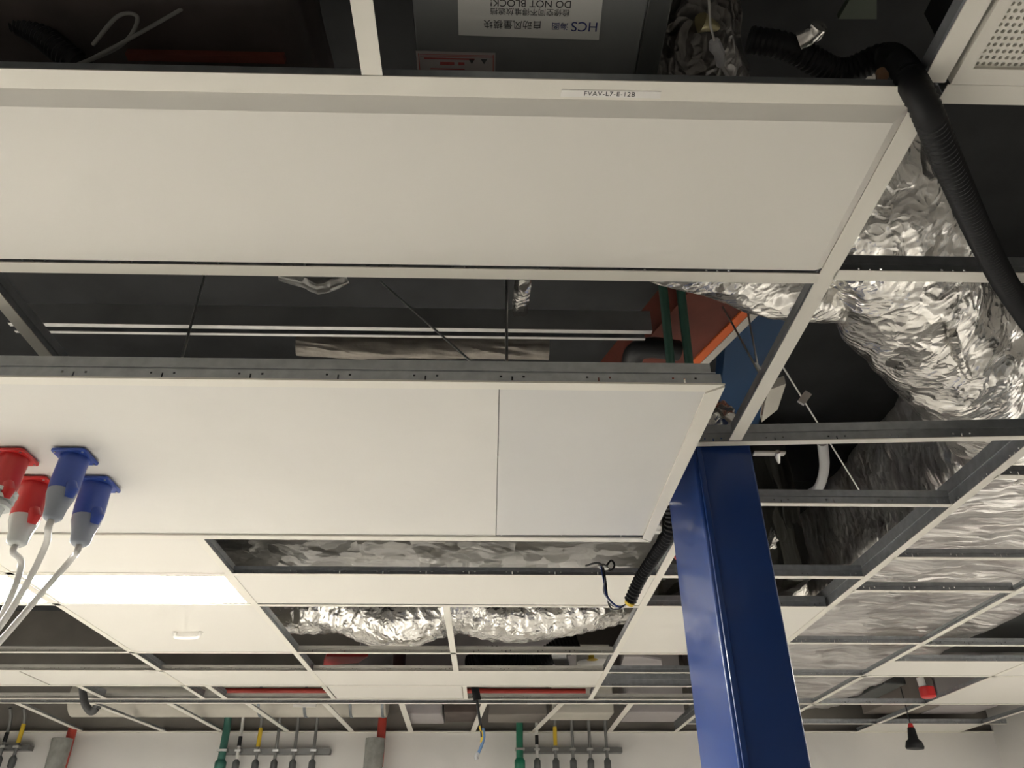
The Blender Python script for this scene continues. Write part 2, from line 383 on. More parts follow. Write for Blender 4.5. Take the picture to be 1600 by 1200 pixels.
# ------------------------------------------------------------------ blue column
c = empty('blue_column', (.945, 3.07, 0)); tag(c, 'tall glossy blue steel column rising through the ceiling grid', 'column')
def rect_round(x0, x1, y0, y1, r, n=5):
    out = []
    for cx, cy, a0 in ((x1-r, y0+r, -90), (x1-r, y1-r, 0), (x0+r, y1-r, 90), (x0+r, y0+r, 180)):
        for k in range(n+1): a = math.radians(a0+90*k/n); out.append((cx+r*math.cos(a), cy+r*math.sin(a)))
    return out
MB().prism(rect_round(.822, 1.066, 2.822, 3.335, .012), 2, 0.012, 3.115).build('shaft', BLUE, c, True)
MB().prism([(.835, 2.812), (.857, 2.812), (.857, 2.823), (.835, 2.823)], 2, .012, 3.10).build('edge_strip', BLUE, c, bevel=.004)
MB().box((.74, 2.74, 0), (1.15, 3.42, .012)).build('base_plate', BLUE, c)

# ------------------------------------------------------------------ return air grille, top right
g = empty('air_grille', (1.3, .78, CZ)); tag(g, 'white perforated air grille in the ceiling corner beside the black hose', 'air grille')
gx0, gx1, gy0, gy1 = 1.012, 1.6, .50, 1.076
hx0, hx1, hy0, hy1 = 1.042, 1.56, .53, 1.036
fr = MB()
for a, b in (((gx0,gy0),(gx1,hy0)),((gx0,hy1),(gx1,gy1)),((gx0,hy0),(hx0,hy1)),((hx1,hy0),(gx1,hy1))): fr.box((*a, CZ-.004), (*b, CZ+.02))
fr.build('frame', TEE, g)
pl = MB(); nx, ny = 36, 33; px, py = (hx1-hx0)/nx, (hy1-hy0)/ny
for i in range(nx):
    for j in range(ny):
        cx, cy = hx0+(i+.5)*px+(0 if j % 2 else 0), hy0+(j+.5)*py; r = .0047
        oc = [(cx+r*math.cos(math.pi/4*k+math.pi/8), cy+r*math.sin(math.pi/4*k+math.pi/8)) for k in range(8)]
        A, B, C_, D = (cx-px/2,cy-py/2),(cx+px/2,cy-py/2),(cx+px/2,cy+py/2),(cx-px/2,cy+py/2)
        Q = lambda *p: pl.quad(*[(*q, CZ+.004) for q in p])
        Q(B, C_, oc[0], oc[7]); Q(C_, oc[1], oc[0]); Q(C_, D, oc[2], oc[1]); Q(D, oc[3], oc[2]); Q(D, A, oc[4], oc[3]); Q(A, oc[5], oc[4]); Q(A, B, oc[6], oc[5]); Q(B, oc[7], oc[6])
        for k in range(8):
            p, q = oc[k], oc[(k+1) % 8]; pl.quad((*p, CZ+.004), (*q, CZ+.004), (*q, CZ+.012), (*p, CZ+.012))
o = pl.build('perforated_plate', TEE, g); o['kind'] = 'stuff'
MB().box((gx0+.01, gy0+.01, CZ+.03), (gx1-.01, gy1-.01, CZ+.25)).build('plenum_box', BLACK, g)

# ------------------------------------------------------------------ name label on the tee
lb = empty('label_strip', (.255, 1.12, CZ)); tag(lb, 'small white label strip lettered FVAV-L7-E-12B on the front tee', 'label')
MB().prism([(.146,1.112),(.37,1.112),(.372,1.130),(.144,1.130)], 2, CZ-.0012, CZ).build('strip', PAPERW, lb)
text('lettering', 'FVAV-L7-E-12B', .0165, (.255, 1.121, CZ-.0014), (1,0,0), (0,-1,0), INK, lb, 1.12)

# ------------------------------------------------------------------ air volume box above the front opening
vz = 3.2
v = empty('air_volume_box', (.08, .9, vz)); tag(v, 'dark grey air volume control box with an upside-down white sign above the grid', 'duct box')
MB().box((-.195, .55, vz), (.345, 1.25, vz+.42)).build('housing', mat('box_grey', (.26, .27, .275), .5, .3, mott=.12, mscale=5), v, bevel=.004)
MB().box((.345, .9, vz-.004), (.40, 1.25, vz+.40)).build('side_flange', GREYD, v, bevel=.003)
sg = MB().prism([(-.088,.86),(.235,.86),(.243,1.118),(-.092,1.113)], 2, vz-.004, vz-.001).build('sign_plate', PAPER, v)
text('lettering', 'HCS', .034, (.205, 1.083, vz-.0045), (-1,0,0), (0,1,0), NAVY, sg, 1.0)
text('lettering', '海图', .020, (.147, 1.083, vz-.0045), (-1,0,0), (0,1,0), NAVY, sg, 1.0)
text('lettering', '自动风量模块', .023, (.036, 1.081, vz-.0045), (-1,0,0), (0,1,0), INK, sg, 1.0)
text('lettering', '检修空间不得堆放遮挡', .0185, (.075, 1.049, vz-.0045), (-1,0,0), (0,1,0), INK, sg, 1.0)
text('lettering', 'DO NOT BLOCK!', .024, (.076, 1.029, vz-.0045), (-1,0,0), (0,1,0), INK, sg, 1.0)
wl = MB().prism([(-.197,1.158),(-.004,1.160),(-.004,1.214),(-.197,1.212)], 2, vz-.003, vz-.001).build('warning_label', mat('label_pinkish', (.55,.50,.50), .6), v)
wm = MB()
for a, b, y in ((-.188,-.01,1.166),(-.188,-.01,1.170)): wm.box((a, y, vz-.0036), (b, y+.0012, vz-.003))
for a, b, y, h in ((-.14,-.105,1.186,.008),(-.095,-.08,1.186,.008),(-.178,-.055,1.175,.004),(-.165,-.08,1.204,.003)): wm.box((a, y, vz-.0036), (b, y+h, vz-.003))
wm.box((-.192,1.164,vz-.0036),(-.190,1.21,vz-.003)); wm.box((-.010,1.164,vz-.0036),(-.008,1.21,vz-.003))
wm.build('print', PINK, wl)
tr = MB()
for cx in (-.062, -.032): tr.prism([(cx-.008,1.176),(cx+.008,1.176),(cx,1.190)], 2, vz-.0036, vz-.003)
tr.build('warning_triangle', GREYD, wl)

# ------------------------------------------------------------------ black corrugated hoses
def P3(*q): return [at_z(*p) for p in q]
h = corrugated('corrugated_hose', P3((1170,62,3.24),(1235,75,3.22),(1310,112,3.2),(1375,90,3.2),(1405,98,3.12),(1437,150,2.96),(1465,215,2.93),(1497,290,2.92),(1540,385,2.93),(1585,465,2.95),(1650,550,3.02),(1720,590,3.16)), .034, BLACK, pitch=.014, amp=.10)
tag(h, 'thick black corrugated hose drooping through the ceiling at right', 'hose', 'black corrugated hoses')
ch = empty('corrugated_conduit', at_y(983, 940, 4.0)); tag(ch, 'black corrugated conduit end with loose wires beside the blue column', 'conduit', 'black corrugated hoses')
cp = [(.86,3.50,3.30),(.87,3.48,3.12), at_y(1047,828,3.56), at_y(1022,870,3.75), at_y(1000,905,3.9), at_y(985,938,4.0)]
corrugated('sleeve', cp, .034, BLACK, ch, pitch=.02, amp=.2)
e = at_y(984, 941, 4.0); d = (e-Vector(at_y(1000,905,3.9))).normalized()
MB().tube([e-d*.004, e+d*.012], [.027, .024], 14).build('end_ring', YELLOW, ch, True)
s0 = at_y(939, 884, 4.2)
for k, (mid, mm) in enumerate((((948,930), BLUEP), ((950,938), mat('wire_black', (.02,.02,.025), .4)), ((944,928), mat('wire_white', (.7,.7,.75), .4)), ((952,946), mat('wire_dark', (.015,.015,.02), .4)))):
    pts = [s0+Vector((.004*k, 0, 0)), at_y(943+k, 905, 4.12), at_y(*mid, 4.06), at_y(966, 948+k*1.2, 4.03), e]
    MB().tube(spline(pts, 10), .0045, 8).build('wire', mm, ch, True)
jn = MB().tube([at_y(936,884,4.22), at_y(943,886,4.2), at_y(950,888,4.21)], [.012, .02, .010], 10).build('wire_joint', STEEL, ch, True)
MB().tube(spline([at_y(946,886,4.21), at_y(955,876,4.25), at_y(960,884,4.25), at_y(952,892,4.22), at_y(935,880,4.25), at_y(915,884,4.3)], 10), .006, 8).build('wire', BLACKR, ch, True)

# ------------------------------------------------------------------ plenum: foil ducts
tag(foil_tube('flexible_duct', P3((1250,170,3.75),(1330,290,3.56),(1390,390,3.5),(1440,480,3.46),(1510,570,3.44),(1570,650,3.48),(1615,700,3.52)), .285, FOIL, crush=.11, seed=1., n=96, seg=.012), 'large crinkled silver foil duct sloping behind the black hose', 'air duct', 'silver foil ducts above the ceiling')
tag(foil_tube('flexible_duct', P3((960,350,3.45),(1040,385,3.42),(1120,405,3.38),(1200,440,3.37),(1280,450,3.40),(1360,450,3.46)), .13, FOIL, crush=.14, seed=4., n=44), 'silver foil branch duct joining the large duct from the left', 'air duct', 'silver foil ducts above the ceiling')
tag(foil_box('insulated_duct', (-2.2, 4.35, 3.27), (1.0, 5.35, 3.75), FOILD, amp=.045, seed=3.), 'dull foil wrapped duct above the long opening under the hanging panel', 'air duct', 'silver foil ducts above the ceiling')
tag(foil_tube('flexible_duct', [(-2.6,6.2,3.55),(-1.7,6.25,3.42),(-1.2,6.3,3.42),(-.75,6.3,3.30),(-.3,6.3,3.42),(.2,6.35,3.36),(.6,6.3,3.42),(1.5,6.3,3.6)], .24, FOIL, crush=.14, rib=.02, seed=9., n=48), 'sagging silver flexible duct behind the short cross tee', 'air duct', 'silver foil ducts above the ceiling')
tag(foil_box('insulated_duct', (2.34, 3.0, 3.2), (3.98, 9.7, 3.85), FOILX, amp=.05, step=.07, seed=6.), 'wide foil wrapped duct above the open grid right of the blue column', 'air duct', 'silver foil ducts above the ceiling')
tag(foil_box('insulated_duct', (1.06, 4.9, 3.17), (2.1, 5.6, 4.3), FOILK, amp=.04, step=.08, seed=2.), 'dark wrapped duct in the shadowed opening behind the blue column', 'air duct', 'silver foil ducts above the ceiling')  # evenly dark foil with stretched creases
tag(foil_tube('flexible_duct', P3((1190,840,3.45),(1225,880,3.36),(1240,915,3.30),(1258,950,3.27)), .09, FOIL, crush=.3, seed=12., n=36), 'small crumpled foil duct just right of the blue column', 'air duct', 'silver foil ducts above the ceiling')
tag(foil_tube('wrapped_pipe', P3((465,534,3.6),(560,540,3.6),(700,541,3.6),(860,542,3.6)), .055, mat('wrap_tan', (.42,.38,.33), .45, .3, bump=.8, bscale=14, mott=.3, mscale=9), crush=.3, seed=3.), 'pale wrapped pipe lying under the cable tray', 'pipe')
tag(foil_tube('foil_scrap', P3((440,425,3.3),(480,436,3.28),(500,446,3.26),(540,430,3.3)), .028, FOILD, crush=.5, seed=5., n=24), 'torn foil scrap drooping above the second row of tees', 'foil scrap')
tag(foil_tube('foil_scrap', P3((818,430,3.5),(816,455,3.5),(812,490,3.55)), .028, FOIL, crush=.5, seed=6., n=24), 'upright bright foil strip behind the cable tray', 'foil scrap')
tag(foil_tube('foil_scrap', P3((1135,668,3.15),(1120,652,3.2),(1130,640,3.25)), .05, FOIL, crush=.6, seed=8., n=24), 'crumpled foil bit just above the column top', 'foil scrap')
tag(foil_tube('flexible_duct', P3((1060,10,3.5),(1065,70,3.42),(1085,140,3.4)), .14, foil('foil_grey', (.20,.19,.18), .35, .8, 10), crush=.3, seed=21., n=40), 'dark crumpled foil duct right of the air volume box', 'air duct', 'silver foil ducts above the ceiling')  # foil with a darker grey base colour

# ------------------------------------------------------------------ plenum: tray, pipes, boxes
ct = empty('cable_tray', at_z(540, 500, 3.5)); tag(ct, 'grey steel cable tray above the second opening', 'cable tray')
a, b = at_z(20, 494, 3.5), at_z(1018, 502, 3.5); yy = (a.y+b.y)/2
MB().box((a.x, yy-.004, 3.46), (b.x, yy, 3.56)).build('side_rail', mat('tray_grey', (.40,.41,.42), .5, .2, mott=.2, mscale=4), ct); MB().box((a.x, yy-.004, 3.455), (b.x, yy+.02, 3.46)).build('rail_lip', STEEL, ct)
y2 = at_z(540, 524, 3.46).y
MB().box((a.x, y2, 3.46), (b.x-.02, y2+.004, 3.56)).build('side_rail', GALV, ct); MB().box((a.x, y2-.012, 3.455), (b.x-.02, y2+.004, 3.46)).build('rail_lip', STEEL, ct)
k = a.x+.1
while k < b.x: MB().box((k, yy, 3.50), (k+.03, y2, 3.515)).build('rung', GALVD, ct); k += .45
def pipe(name, pts, r, m_, label, cat='pipe', group=None, n=12):
    o = MB().tube(pts, r, n).build(name, m_, None, True); return tag(o, label, cat, group)
for k, (xa, xb) in enumerate(((1035, 1049), (1062, 1078))):
    pipe('green_pipe', [at_z(xa, 440, 3.72), at_z(xb, 580, 3.45)], .020, DKGREEN, ('left' if k == 0 else 'right')+' of two dark green pipes beside the orange duct', 'pipe', 'dark green pipes above the second opening')
od = empty('orange_duct', at_z(1100, 510, 3.7)); tag(od, 'orange and rust painted beam with a pale edge above the second opening', 'beam')
q = P3((1045,600,3.75),(1180,462,3.75))
dv = (q[1]-q[0]).normalized(); nv = -Vector((dv.y, -dv.x, 0)).normalized(); nv = nv if nv.x < 0 else -nv
def strip(a0, b0, z0, z1, m_, nm):
    A, B = q[0]-dv*.3, q[1]+dv*.6
    return MB().prism([((A+nv*a0).x,(A+nv*a0).y), ((B+nv*a0).x,(B+nv*a0).y), ((B+nv*b0).x,(B+nv*b0).y), ((A+nv*b0).x,(A+nv*b0).y)], 2, z0, z1).build(nm, m_, od)
strip(.0, .30, 3.75, 3.95, RUST, 'web'); strip(-.045, .0, 3.74, 3.95, ORANGE, 'flange'); strip(-.085, -.045, 3.735, 3.95, mat('pale_edge', (.55,.53,.48), .6), 'edge')
tag(MB().tube(spline(P3((985,600,3.6),(990,555,3.62),(1015,543,3.62),(1060,548,3.62)), 8), .05, 14).build('black_elbow', BLACKR, None, True), 'black rubber pipe elbow beside the cable tray end', 'pipe')
tag(MB().prism([tuple(at_z(*p, 3.9))[:2] for p in ((1140,470),(1235,470),(1215,560),(1180,680),(1120,680))], 2, 3.9, 4.1).build('blue_duct', DKBLUE), 'dark blue painted duct behind the main ceiling tee', 'duct')
tag(MB().prism([tuple(at_z(*p, 3.6))[:2] for p in ((1190,660),(1215,640),(1228,600),(1200,610))], 2, 3.6, 3.65).build('cream_board', CREAM), 'small cream board corner between main tee and hanger wires', 'board')
def rod(pa, pb, label, r=.004): return pipe('hanger_wire', [pa, pb], r, STEEL, label, 'wire', 'ceiling hanger wires', 8)
rod(at_z(595,440,3.45), at_y(762,588,1.99), 'diagonal hanger wire crossing the cable tray')
rod(at_z(1130,480,3.5), Vector((.975,2.36,3.07)), 'left hanger wire above the main tee clip')
rod(at_z(1165,470,3.5), Vector((.978,2.37,3.07)), 'right hanger wire above the main tee clip')
rod(at_z(1215,560,3.4), at_y(1345,770,3.6), 'long slanting hanger wire with a clip right of the main tee')
rod(at_z(1190,650,3.3), at_z(1198,600,3.5), 'short hanger wire left of the clip', .003)
tag(MB().box((-.016,-.006,-.035),(.016,.006,.035)).build('wire_clip', STEEL), 'small steel clip gripping the slanting hanger wire', 'clip').matrix_world = Matrix.Translation(at_z(1257,622,3.28)) @ Matrix.Rotation(.7, 4, 'Y')
tag(MB().tube([at_z(1180,566,3.08), at_z(1196,584,3.06)], .004, 8).build('tee_clip', STEEL, None, True), 'thin steel pin sticking out of the main tee', 'clip')
pipe('grey_pipe', spline(P3((1285,690,3.35),(1288,730,3.35),(1280,760,3.35),(1265,772,3.35)), 6), .026, GREY, 'grey elbow pipe hanging in the dark right of the column')
sc = empty('sprinkler_drop', at_z(1215, 710, 3.12)); tag(sc, 'small white bracket and sprinkler fitting beside the column top', 'sprinkler')
MB().box(at_z(1176,711,3.06)-Vector((0,0,.004)), at_z(1228,706,3.06)+Vector((0,0,.004))).build('bracket', TEE, sc)
MB().tube([at_z(1215,706,3.06), at_z(1215,714,3.05), at_z(1217,723,3.04)], [.012,.012,.006], 10).build('fitting', STEEL, sc, True)

# plenum behind the top opening
tag(foil_box('wrapped_duct', (-1.35, 1.05, 3.28), (-.48, 1.52, 3.5), BOXBROWN, amp=.015, step=.05, seed=4.), 'dark brown wrapped duct above the front opening at left', 'duct')
tag(MB().box(at_z(205,106,3.255)-Vector((0,.02,0)), at_z(440,78,3.255)+Vector((0,.02,.02))).build('red_strip', RUST), 'dull red strip along the brown duct at top left', 'strip')
for k, xx in enumerate((292, 328)):
    pipe('tan_pipe', [at_z(xx-6,-40,3.9), at_z(xx,45,3.5)], .020, mat('tan_pipe', (.17,.15,.11), .6), ('left' if k == 0 else 'right')+' of two tan pipes dropping to the brown duct', 'pipe', 'tan pipes above the brown duct')
pipe('white_cable', spline(P3((110,106,3.15),(190,70,3.2),(215,28,3.25),(185,25,3.25),(145,70,3.22)), 10), .005, CABLED, 'looped pale cable at the top left above the front tee', 'cable', n=8)
pipe('white_cable', spline(P3((120,104,3.14),(200,62,3.2),(300,5,3.3)), 8), .005, CABLED, 'straight pale cable running up from the loop at top left', 'cable', n=8)
tag(corrugated('corrugated_hose', P3((-40,10,3.35),(40,40,3.3),(110,92,3.22),(150,130,3.2)), .034, BLACK), 'black corrugated hose at the top left corner', 'hose', 'black corrugated hoses')
pl = empty('wire_plug', at_z(1125, 80, 3.2)); tag(pl, 'white wire connector hanging by a thin wire at the front opening', 'connector')
MB().tube(P3((1116,64,3.2),(1118,74,3.2),(1124,84,3.2),(1126,102,3.2)), [.013,.016,.013,.010], 8).build('shell', mat('plug_white', (.55,.55,.57), .5), pl)
MB().tube(P3((1106,-30,3.3),(1110,40,3.22),(1117,66,3.2)), .003, 8).build('wire', CABLEW, pl, True); MB().tube(P3((1127,102,3.2),(1138,120,3.18)), .005, 8).build('wire', CABLEW, pl, True)
tag(MB().tube(P3((1082,28,3.35),(1095,35,3.33),(1122,44,3.35)), [.010,.026,.010], 10).build('brass_cap', mat('brass', (.45,.40,.22), .4, .5), None, True), 'yellowish metal cap above the hanging wire connector', 'fitting')
tag(foil_tube('foil_scrap', P3((1248,66,3.2),(1275,52,3.2),(1282,40,3.2)), .02, FOIL, crush=.5, seed=3., n=16), 'small torn foil corner above the black hose bend', 'foil scrap')
tag(MB().prism([tuple(at_z(*p, 3.5))[:2] for p in ((1310,30),(1370,30),(1370,-30),(1345,-30))], 2, 3.5, 3.52).build('green_sheet', mat('dull_green', (.08,.10,.07), .6)), 'dull green sheet corner at the top beside the hose', 'sheet')
tag(MB().tube([at_z(1376,112,3.1), at_z(1380,120,3.08)], [.012,.014], 12).build('copper_end', mat('copper_end', (.45,.27,.16), .4, .3), None, True), 'tiny copper fitting beside the black hose bend', 'fitting')

# ------------------------------------------------------------------ industrial sockets under the hanging panel
def socket(px, py, wpx, mt, plugm, label, cablepts, blen=1.0, ring=False, ang=.0):
    """square flange on the panel, tapered angled housing, plug and cable; px,py = middle of the flange's near edge"""
    A = at_z(px-wpx/2, py, DZ); B = at_z(px+wpx/2, py, DZ); wd = (B-A).length; cx = (A.x+B.x)/2; yn = A.y
    t = empty('power_socket', (cx, yn+wd*.5, DZ)); tag(t, label, 'socket', 'industrial sockets under the hanging panel')
    MB().prism(rect_round(cx-wd/2, cx+wd/2, yn, yn+wd, .01), 2, DZ-.010, DZ).build('flange', mt, t, bevel=.002)
    for sx in (-1, 1):
        for sy in (0, 1):
            q = Vector((cx+sx*(wd/2-.012), yn+.012+sy*(wd-.024), DZ-.010)); MB().tube([q, q-Vector((0,0,.003))], .004, 8).build('screw', STEEL, t)
    c0 = Vector((cx, yn+wd*.52, DZ-.010)); dn = Vector((-.02+ang, -.04, -1)).normalized(); L = .125*blen; r = wd*.41
    MB().tube([c0, c0+dn*L*.25, c0+dn*L*.75, c0+dn*L], [r, r*.98, r*1.0, r*.96], 20).build('housing', mt, t, True)
    c1 = c0+dn*L
    ld = MB().tube([c1+Vector((r*.7,-r*.5,.02)), c1+Vector((r*.95,-r*.55,-.005)), c1+Vector((r*.8,-r*.4,-.03))], [r*.35,r*.42,r*.3], 10).build('lid_hinge', mt, t, True)
    if ring:
        for kk in range(3): MB().tube([c1-dn*(.0-.022*kk), c1+dn*(.012+.022*kk)], r*(1.18-.06*kk), 24).build('locking_ring', MIRROR, t, True)
    MB().tube([c1, c1+dn*.02, c1+dn*.06, c1+dn*.095, c1+dn*.105], [r*.94, r*.92, r*.70, r*.62, r*.4], 18).build('plug', plugm, t, True)
    c2 = c1+dn*.1
    MB().tube(spline([c2, c2+dn*.03]+[Vector(p) for p in cablepts], 10), .011, 10).build('cable', CABLEW, t, True)
    return t
Ya = at_z(106, 700, DZ).y
socket(106, 699, 54, BLUEP, mat('plug_grey', (.30,.33,.38), .4), 'blue power socket nearest the front with its flange fully visible', [at_y(72,850,2.5), at_y(40,915,2.6), at_y(-5,985,2.7), at_y(-80,1070,2.8)])
socket(140, 743, 56, BLUEP, mat('plug_grey2', (.30,.33,.38), .4), 'rear blue power socket, rightmost of the four hanging sockets', [at_y(112,873,2.72), at_y(62,930,2.78), at_y(0,1002,2.85), at_y(-80,1085,2.95)], ang=.05)
socket(8, 699, 56, REDP, MIRROR, 'red power socket with clear ringed plug at the left edge', [at_y(-25,850,2.45), at_y(-60,910,2.55), at_y(-120,1000,2.7)], ring=True)
socket(44, 743, 56, REDP, MIRROR, 'rear red power socket with a pale plug', [at_y(33,880,2.7), at_y(18,930,2.75), at_y(-20,1000,2.85), at_y(-90,1080,2.95)], ang=.05)

# ------------------------------------------------------------------ small things on the ceiling
hd = empty('panel_handle', at_z(294, 996, CZ)); tag(hd, 'small white handle on the ceiling panel right under the light', 'handle')
pa, pb = at_z(272, 996, CZ-.035), at_z(312, 996, CZ-.035)
MB().tube(spline([pa+Vector((0,0,.035)), pa+Vector((.02,0,0)), pb-Vector((.02,0,0)), pb+Vector((0,0,.035))], 8), .012, 10).build('grip', PAPERW, hd, True)
for p in (pa, pb): MB().tube([p+Vector((0,0,.035)), p+Vector((0,0,.03))], .018, 12).build('foot', PAPERW, hd, True)

# open-grid plenum above the far rows
pipe('sprinkler_pipe', [(-2.75, 8.6, 3.19), (1.0, 8.6, 3.19)], .027, RED, 'long red sprinkler pipe running across above the far rows', 'pipe')
tag(MB().prism([tuple(at_z(*p, 3.25))[:2] for p in ((505,1040),(560,1036),(575,1026),(510,1026))], 2, 3.25, 3.3).build('red_bracket', REDP), 'bright red bracket in the narrow opening behind the duct', 'bracket')
tag(MB().tube([at_z(625,1002,3.4), at_z(623,1045,3.2)], .06, 14).build('brown_stub', mat('brown_stub', (.09,.04,.04), .6), None, True), 'dark brown stub pipe below the sagging duct', 'pipe')
tag(corrugated('corrugated_hose', P3((735,1040,3.2),(770,1026,3.25),(830,1036,3.22),(880,1010,3.35),(905,1000,3.4)), .10, BLACK, pitch=.03), 'thick black flexible hose behind the short cross tee', 'hose', 'black corrugated hoses')
rl = empty('tape_roll', at_z(925, 1035, 3.2)); tag(rl, 'white round drum with a yellow mark beside the main tee', 'drum')
p_ = at_z(928, 1030, 3.22); MB().tube([p_-Vector((0,0,.03)), p_+Vector((0,0,.08))], .16, 24).build('drum', PAPERW, rl, True)
MB().tube([p_+Vector((-.03,-.11,-.031)), p_+Vector((-.03,-.11,.0))], .05, 16).build('yellow_mark', YELLOW, rl, True)
tag(MB().prism([tuple(at_z(*p, 3.12))[:2] for p in ((868,1042),(890,1042),(885,1026),(862,1026))], 2, 3.12, 3.16).build('grey_bracket', GREY), 'grey bracket plate beside the white drum', 'bracket')
tag(MB().prism([tuple(at_z(*p, 3.1))[:2] for p in ((970,1042),(1035,1042),(1033,1032),(1000,1026),(975,1026))], 2, 3.1, 3.12).build('loose_panel', LILAC), 'loose grey panel lying tilted in the grid by the column', 'panel')
# insulated ducts and boxes in the far bay
fd = empty('insulated_pipe', (-2.5, 9.3, 3.4)); tag(fd, 'cream insulated round duct with bands above the far left bay', 'air duct')
MB().tube([(-4.6, 9.3, 3.24), (-1.15, 9.3, 3.24)], .19, 24).build('jacket', CREAM, fd, True)
for xx in (-2.55, -2.05, -1.55, -1.2): MB().tube([(xx, 9.3, 3.24), (xx+.03, 9.3, 3.24)], .197, 24).build('band', GALVD, fd, True)
MB().box((-2.15, 9.095, 3.12), (-1.9, 9.12, 3.17)).build('tag_plate', PAPERW, fd)
def ductbox(nm, xa, xb, ya, yb, za, zb, m_, label):
    o = MB().box((xa, ya, za), (xb, yb, zb)).build(nm, m_, None, bevel=.01); return tag(o, label, 'duct box', 'boxes and ducts above the far bay')
ductbox('duct_box', -.92, -.52, 9.0, 9.6, 3.03, 3.8, LILAC, 'pale grey-lilac duct box left of the hanging far cable')
ductbox('duct_box', -.50, -.13, 9.0, 9.6, 3.05, 3.8, BROWN, 'brownish duct box behind the hanging far cable')
ductbox('duct_box', -.02, .62, 9.15, 9.65, 3.05, 3.8, mat('taupe', (.24,.215,.195), .7), 'taupe duct box above the green pipe of the right rack')
ductbox('duct_box', .68, 1.36, 9.1, 9.55, 3.06, 3.8, CREAM, 'cream duct box above the grey pipes of the right rack')
ductbox('duct_box', 1.50, 2.12, 9.0, 9.6, 3.05, 3.8, LILAC, 'wide lilac duct box just left of the blue column')
ductbox('duct_box', -1.3, .85, 7.95, 8.35, 3.27, 3.9, LILAC, 'long mauve-grey duct behind the sagging silver duct')
ductbox('duct_box', 4.3, 4.95, 9.0, 9.5, 3.12, 3.7, mat('taupe2', (.22,.19,.17), .7), 'taupe duct box above the far right opening')
ductbox('duct_box', 4.97, 5.6, 9.0, 9.5, 3.12, 3.7, LILAC, 'pale duct box beside the right wall')
ductbox('duct_box', 4.1, 5.8, 5.7, 7.6, 3.35, 4.0, GREYD, 'dark grey duct above the opening beside the right white panels')
ductbox('duct_box', 4.05, 4.28, 8.3, 9.4, 3.2, 3.8, GREYD, 'dark duct box above the hanging black socket')

# hanging things
rb = empty('red_beacon', at_y(1448, 1080, 7.8)); tag(rb, 'red cap with a white neck hanging in the far right opening', 'sprinkler cap')
p_ = at_y(1449, 1081, 7.8)
MB().tube([p_+Vector((0,0,-.055)), p_+Vector((0,0,-.045)), p_+Vector((0,0,.04)), p_+Vector((0,0,.05))], [.055,.07,.07,.05], 16).build('cap', REDP, rb, True)
MB().tube([p_+Vector((-.03,0,.05)), p_+Vector((-.035,0,.13))], .035, 14).build('neck', PAPERW, rb, True); MB().tube([p_+Vector((-.035,0,.13)), Vector((p_.x-.035, p_.y, SZ-.01))], .02, 12).build('stem', RED, rb, True)
bs = empty('hanging_socket', at_y(1428, 1155, 8.6)); tag(bs, 'black hanging lamp holder with a red tip near the right wall', 'lamp holder')
p_ = at_y(1430, 1170, 8.6); q_ = at_y(1424, 1140, 8.6); ax = (q_-p_).normalized()
MB().tube([p_, p_+ax*.02, p_+ax*.07, p_+ax*.09, p_+ax*.2], [.085,.09,.075,.05,.035], 18).build('hood', BLACK, bs, True)
MB().tube([p_+ax*.2, p_+ax*.24], [.03,.02], 12).build('tip', REDP, bs, True); MB().tube([p_+ax*.24, p_+ax*.24+Vector((0,0,.5))], .006, 8).build('cord', BLACKR, bs, True)
hc = empty('hanging_cable', at_y(745, 1092, 8.3)); tag(hc, 'black sleeve with yellow and blue wires dangling before the far wall', 'cable')
a_, b_ = at_y(741, 1070, 7.8), at_y(746, 1094, 7.8)
MB().tube([a_+(a_-b_)*.6, a_, b_], .037, 14).build('sleeve', BLACK, hc, True)
def hp(*q): return spline([at_y(x, y, 7.8) for x, y in q], 8)
MB().tube(hp((745,1092),(748,1115),(752,1140),(753,1152)), .013, 8).build('wire', BLACKR, hc, True)
MB().tube(hp((750,1134),(753,1145),(754,1152),(752,1160)), .013, 8).build('wire', YELLOW, hc, True)
MB().tube(hp((755,1138),(756,1152),(752,1166),(746,1180)), .014, 8).build('wire', mat('wire_blue', (.10,.20,.38), .5), hc, True)
MB().tube(hp((747,1176),(744,1182),(745,1187)), [.02]*17, 8).build('tape_end', GREY, hc, True)

hk = empty('hose_hook', at_y(135, 1080, 7.8)); tag(hk, 'dark hose end hooked downward in front of the far left bay', 'hose')
MB().tube(spline([at_y(x, y, 7.8) for x, y in ((128,1060),(130,1085),(134,1102),(143,1112),(151,1106))], 8), .034, 12).build('hose_end', mat('hose_grey', (.06,.06,.06), .6), hk, True)
MB().tube([at_y(150.5,1107,7.8), at_y(152,1103,7.8)], .038, 12).build('cuff', GREYD, hk, True)
for k in range(3):
    pipe('red_cable', spline([at_z(1046+k*4, 862+k*2, 3.2), at_z(1058+k*4, 874+k*2, 3.18), at_z(1075+k*4, 893+k*2, 3.2)], 6), .008, mat('cable_red', (.55,.06,.03), .45), ('leftmost', 'middle', 'rightmost')[k]+' of three thin red cables above the grid left of the column', 'cable', 'thin red cables left of the column', 8)
tag(foil_tube('duct_collar', P3((1535,662,3.36),(1562,630,3.34),(1590,604,3.34),(1625,590,3.36)), .028, FOIL, crush=.3, seed=31., n=24), 'pale taped seam strip on the large foil duct at the right edge', 'tape strip')
tag(foil_tube('foil_scrap', P3((1488,520,3.16),(1500,560,3.17),(1520,600,3.18),(1540,640,3.2)), .016, FOIL, crush=.6, seed=33., n=16), 'crumpled foil fold running down the large duct', 'foil scrap')

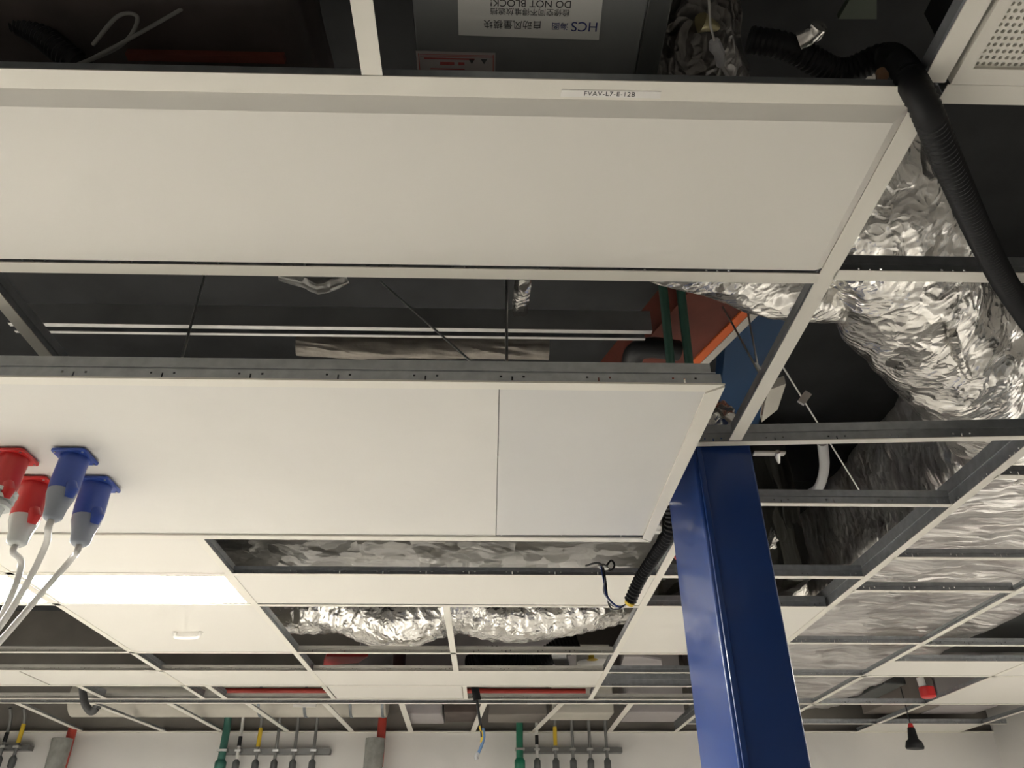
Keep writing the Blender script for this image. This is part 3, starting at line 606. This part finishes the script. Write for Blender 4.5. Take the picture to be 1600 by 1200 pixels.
# ------------------------------------------------------------------ pipe racks on the far wall
WY = 9.9
gp = mat('pipe_grey', (.20, .20, .195), .4, .4)
def rack(xs, x_end, ystrut, label, colours, xstart=None):
    t = empty('pipe_rack', (at_y(xs[0], ystrut, WY).x, WY, at_y(xs[0], ystrut, WY).z)); tag(t, label, 'pipe rack', 'pipe racks on the far wall')
    zz = at_y((xs[0]+x_end)/2, ystrut, WY).z; xa = at_y((xstart if xstart is not None else xs[0]), ystrut, WY).x; xb = at_y(x_end, ystrut, WY).x
    MB().box((xa, WY-.02, zz-.028), (xb, WY+.1, zz+.028)).build('strut_rail', gp, t)
    for k, x in enumerate(xs):
        X = at_y(x, ystrut, WY-.06).x; gr = colours[k].name.startswith('green'); r = .042 if gr else .018
        g_ = MB().tube([(X, WY-.06, 1.2), (X, WY-.06, zz-.12), (X, WY-.06, zz-.1), (X, WY-.06, zz+.2), (X, WY-.06, 3.05), (X+.0, WY-.09, 3.14), (X, WY-.16, 3.22)], r, 10).build('pipe', colours[k], t, True)
        MB().tube([(X, WY-.06, zz-.24), (X, WY-.06, zz-.20), (X, WY-.06, zz-.12), (X, WY-.06, zz-.09)], [r, r+.022, r+.022, r], 10).build('valve', colours[k] if gr else GREYD, g_, True)
        MB().box((X-r-.015, WY-.06-r-.008, zz-.012), (X+r+.015, WY-.02, zz+.012)).build('clamp', STEEL, g_)
        if k == 2 and colours[k] is not GREEN: MB().tube([(X, WY-.06, zz+.04), (X, WY-.06, zz+.24)], r+.006, 10).build('colour_band', YELLOW, g_, True)
        if k == 1: MB().tube([(X, WY-.06, zz+.05), (X, WY-.06, zz+.15)], r+.004, 10).build('colour_band', BLACK, g_, True)
gp = mat('pipe_grey', (.20, .20, .195), .4, .4)
rack((812,839,868,895,922,948), 972, 1172, 'pipe rack with a green pipe and grey pipes nearest the blue column', [GREEN, CABLEW, gp, gp, gp, gp])
rack((348,372,402,431,460,490), 515, 1174, 'pipe rack with a green pipe and grey pipes left of the red pipe', [mat('green_faded', (.03,.13,.10), .5), CABLEW, gp, gp, gp, gp], 345)
rack((-20,4,26), 46, 1168, 'pipe rack cut off by the left edge', [gp, gp, gp])
for k, (xx, xw, yt, lab) in enumerate(((596, 588, 1115, 'red pipe in grey wrapping on the far wall between the pipe racks'), (112, 97, 1136, 'red pipe in grey wrapping on the far wall at far left'))):
    t = empty('wrapped_riser', at_y(xx, 1200, WY)); tag(t, lab, 'pipe', 'wrapped risers on the far wall')
    X = at_y(xx, 1150, WY-.06).x; zt = at_y(xx, yt, WY).z; zw = at_y(xx, 1155 if k == 0 else 1156, WY).z
    MB().tube([(X, WY-.08, zw-.3), (X, WY-.08, zt)], .05, 14).build('pipe', RED, t, True)
    foil_tube('wrapping', [(X-.06, WY-.12, 1.0), (X-.06, WY-.12, zw-.5), (X-.06, WY-.12, zw)], .105, CLOTH, t, crush=.12, n=24, seg=.05)
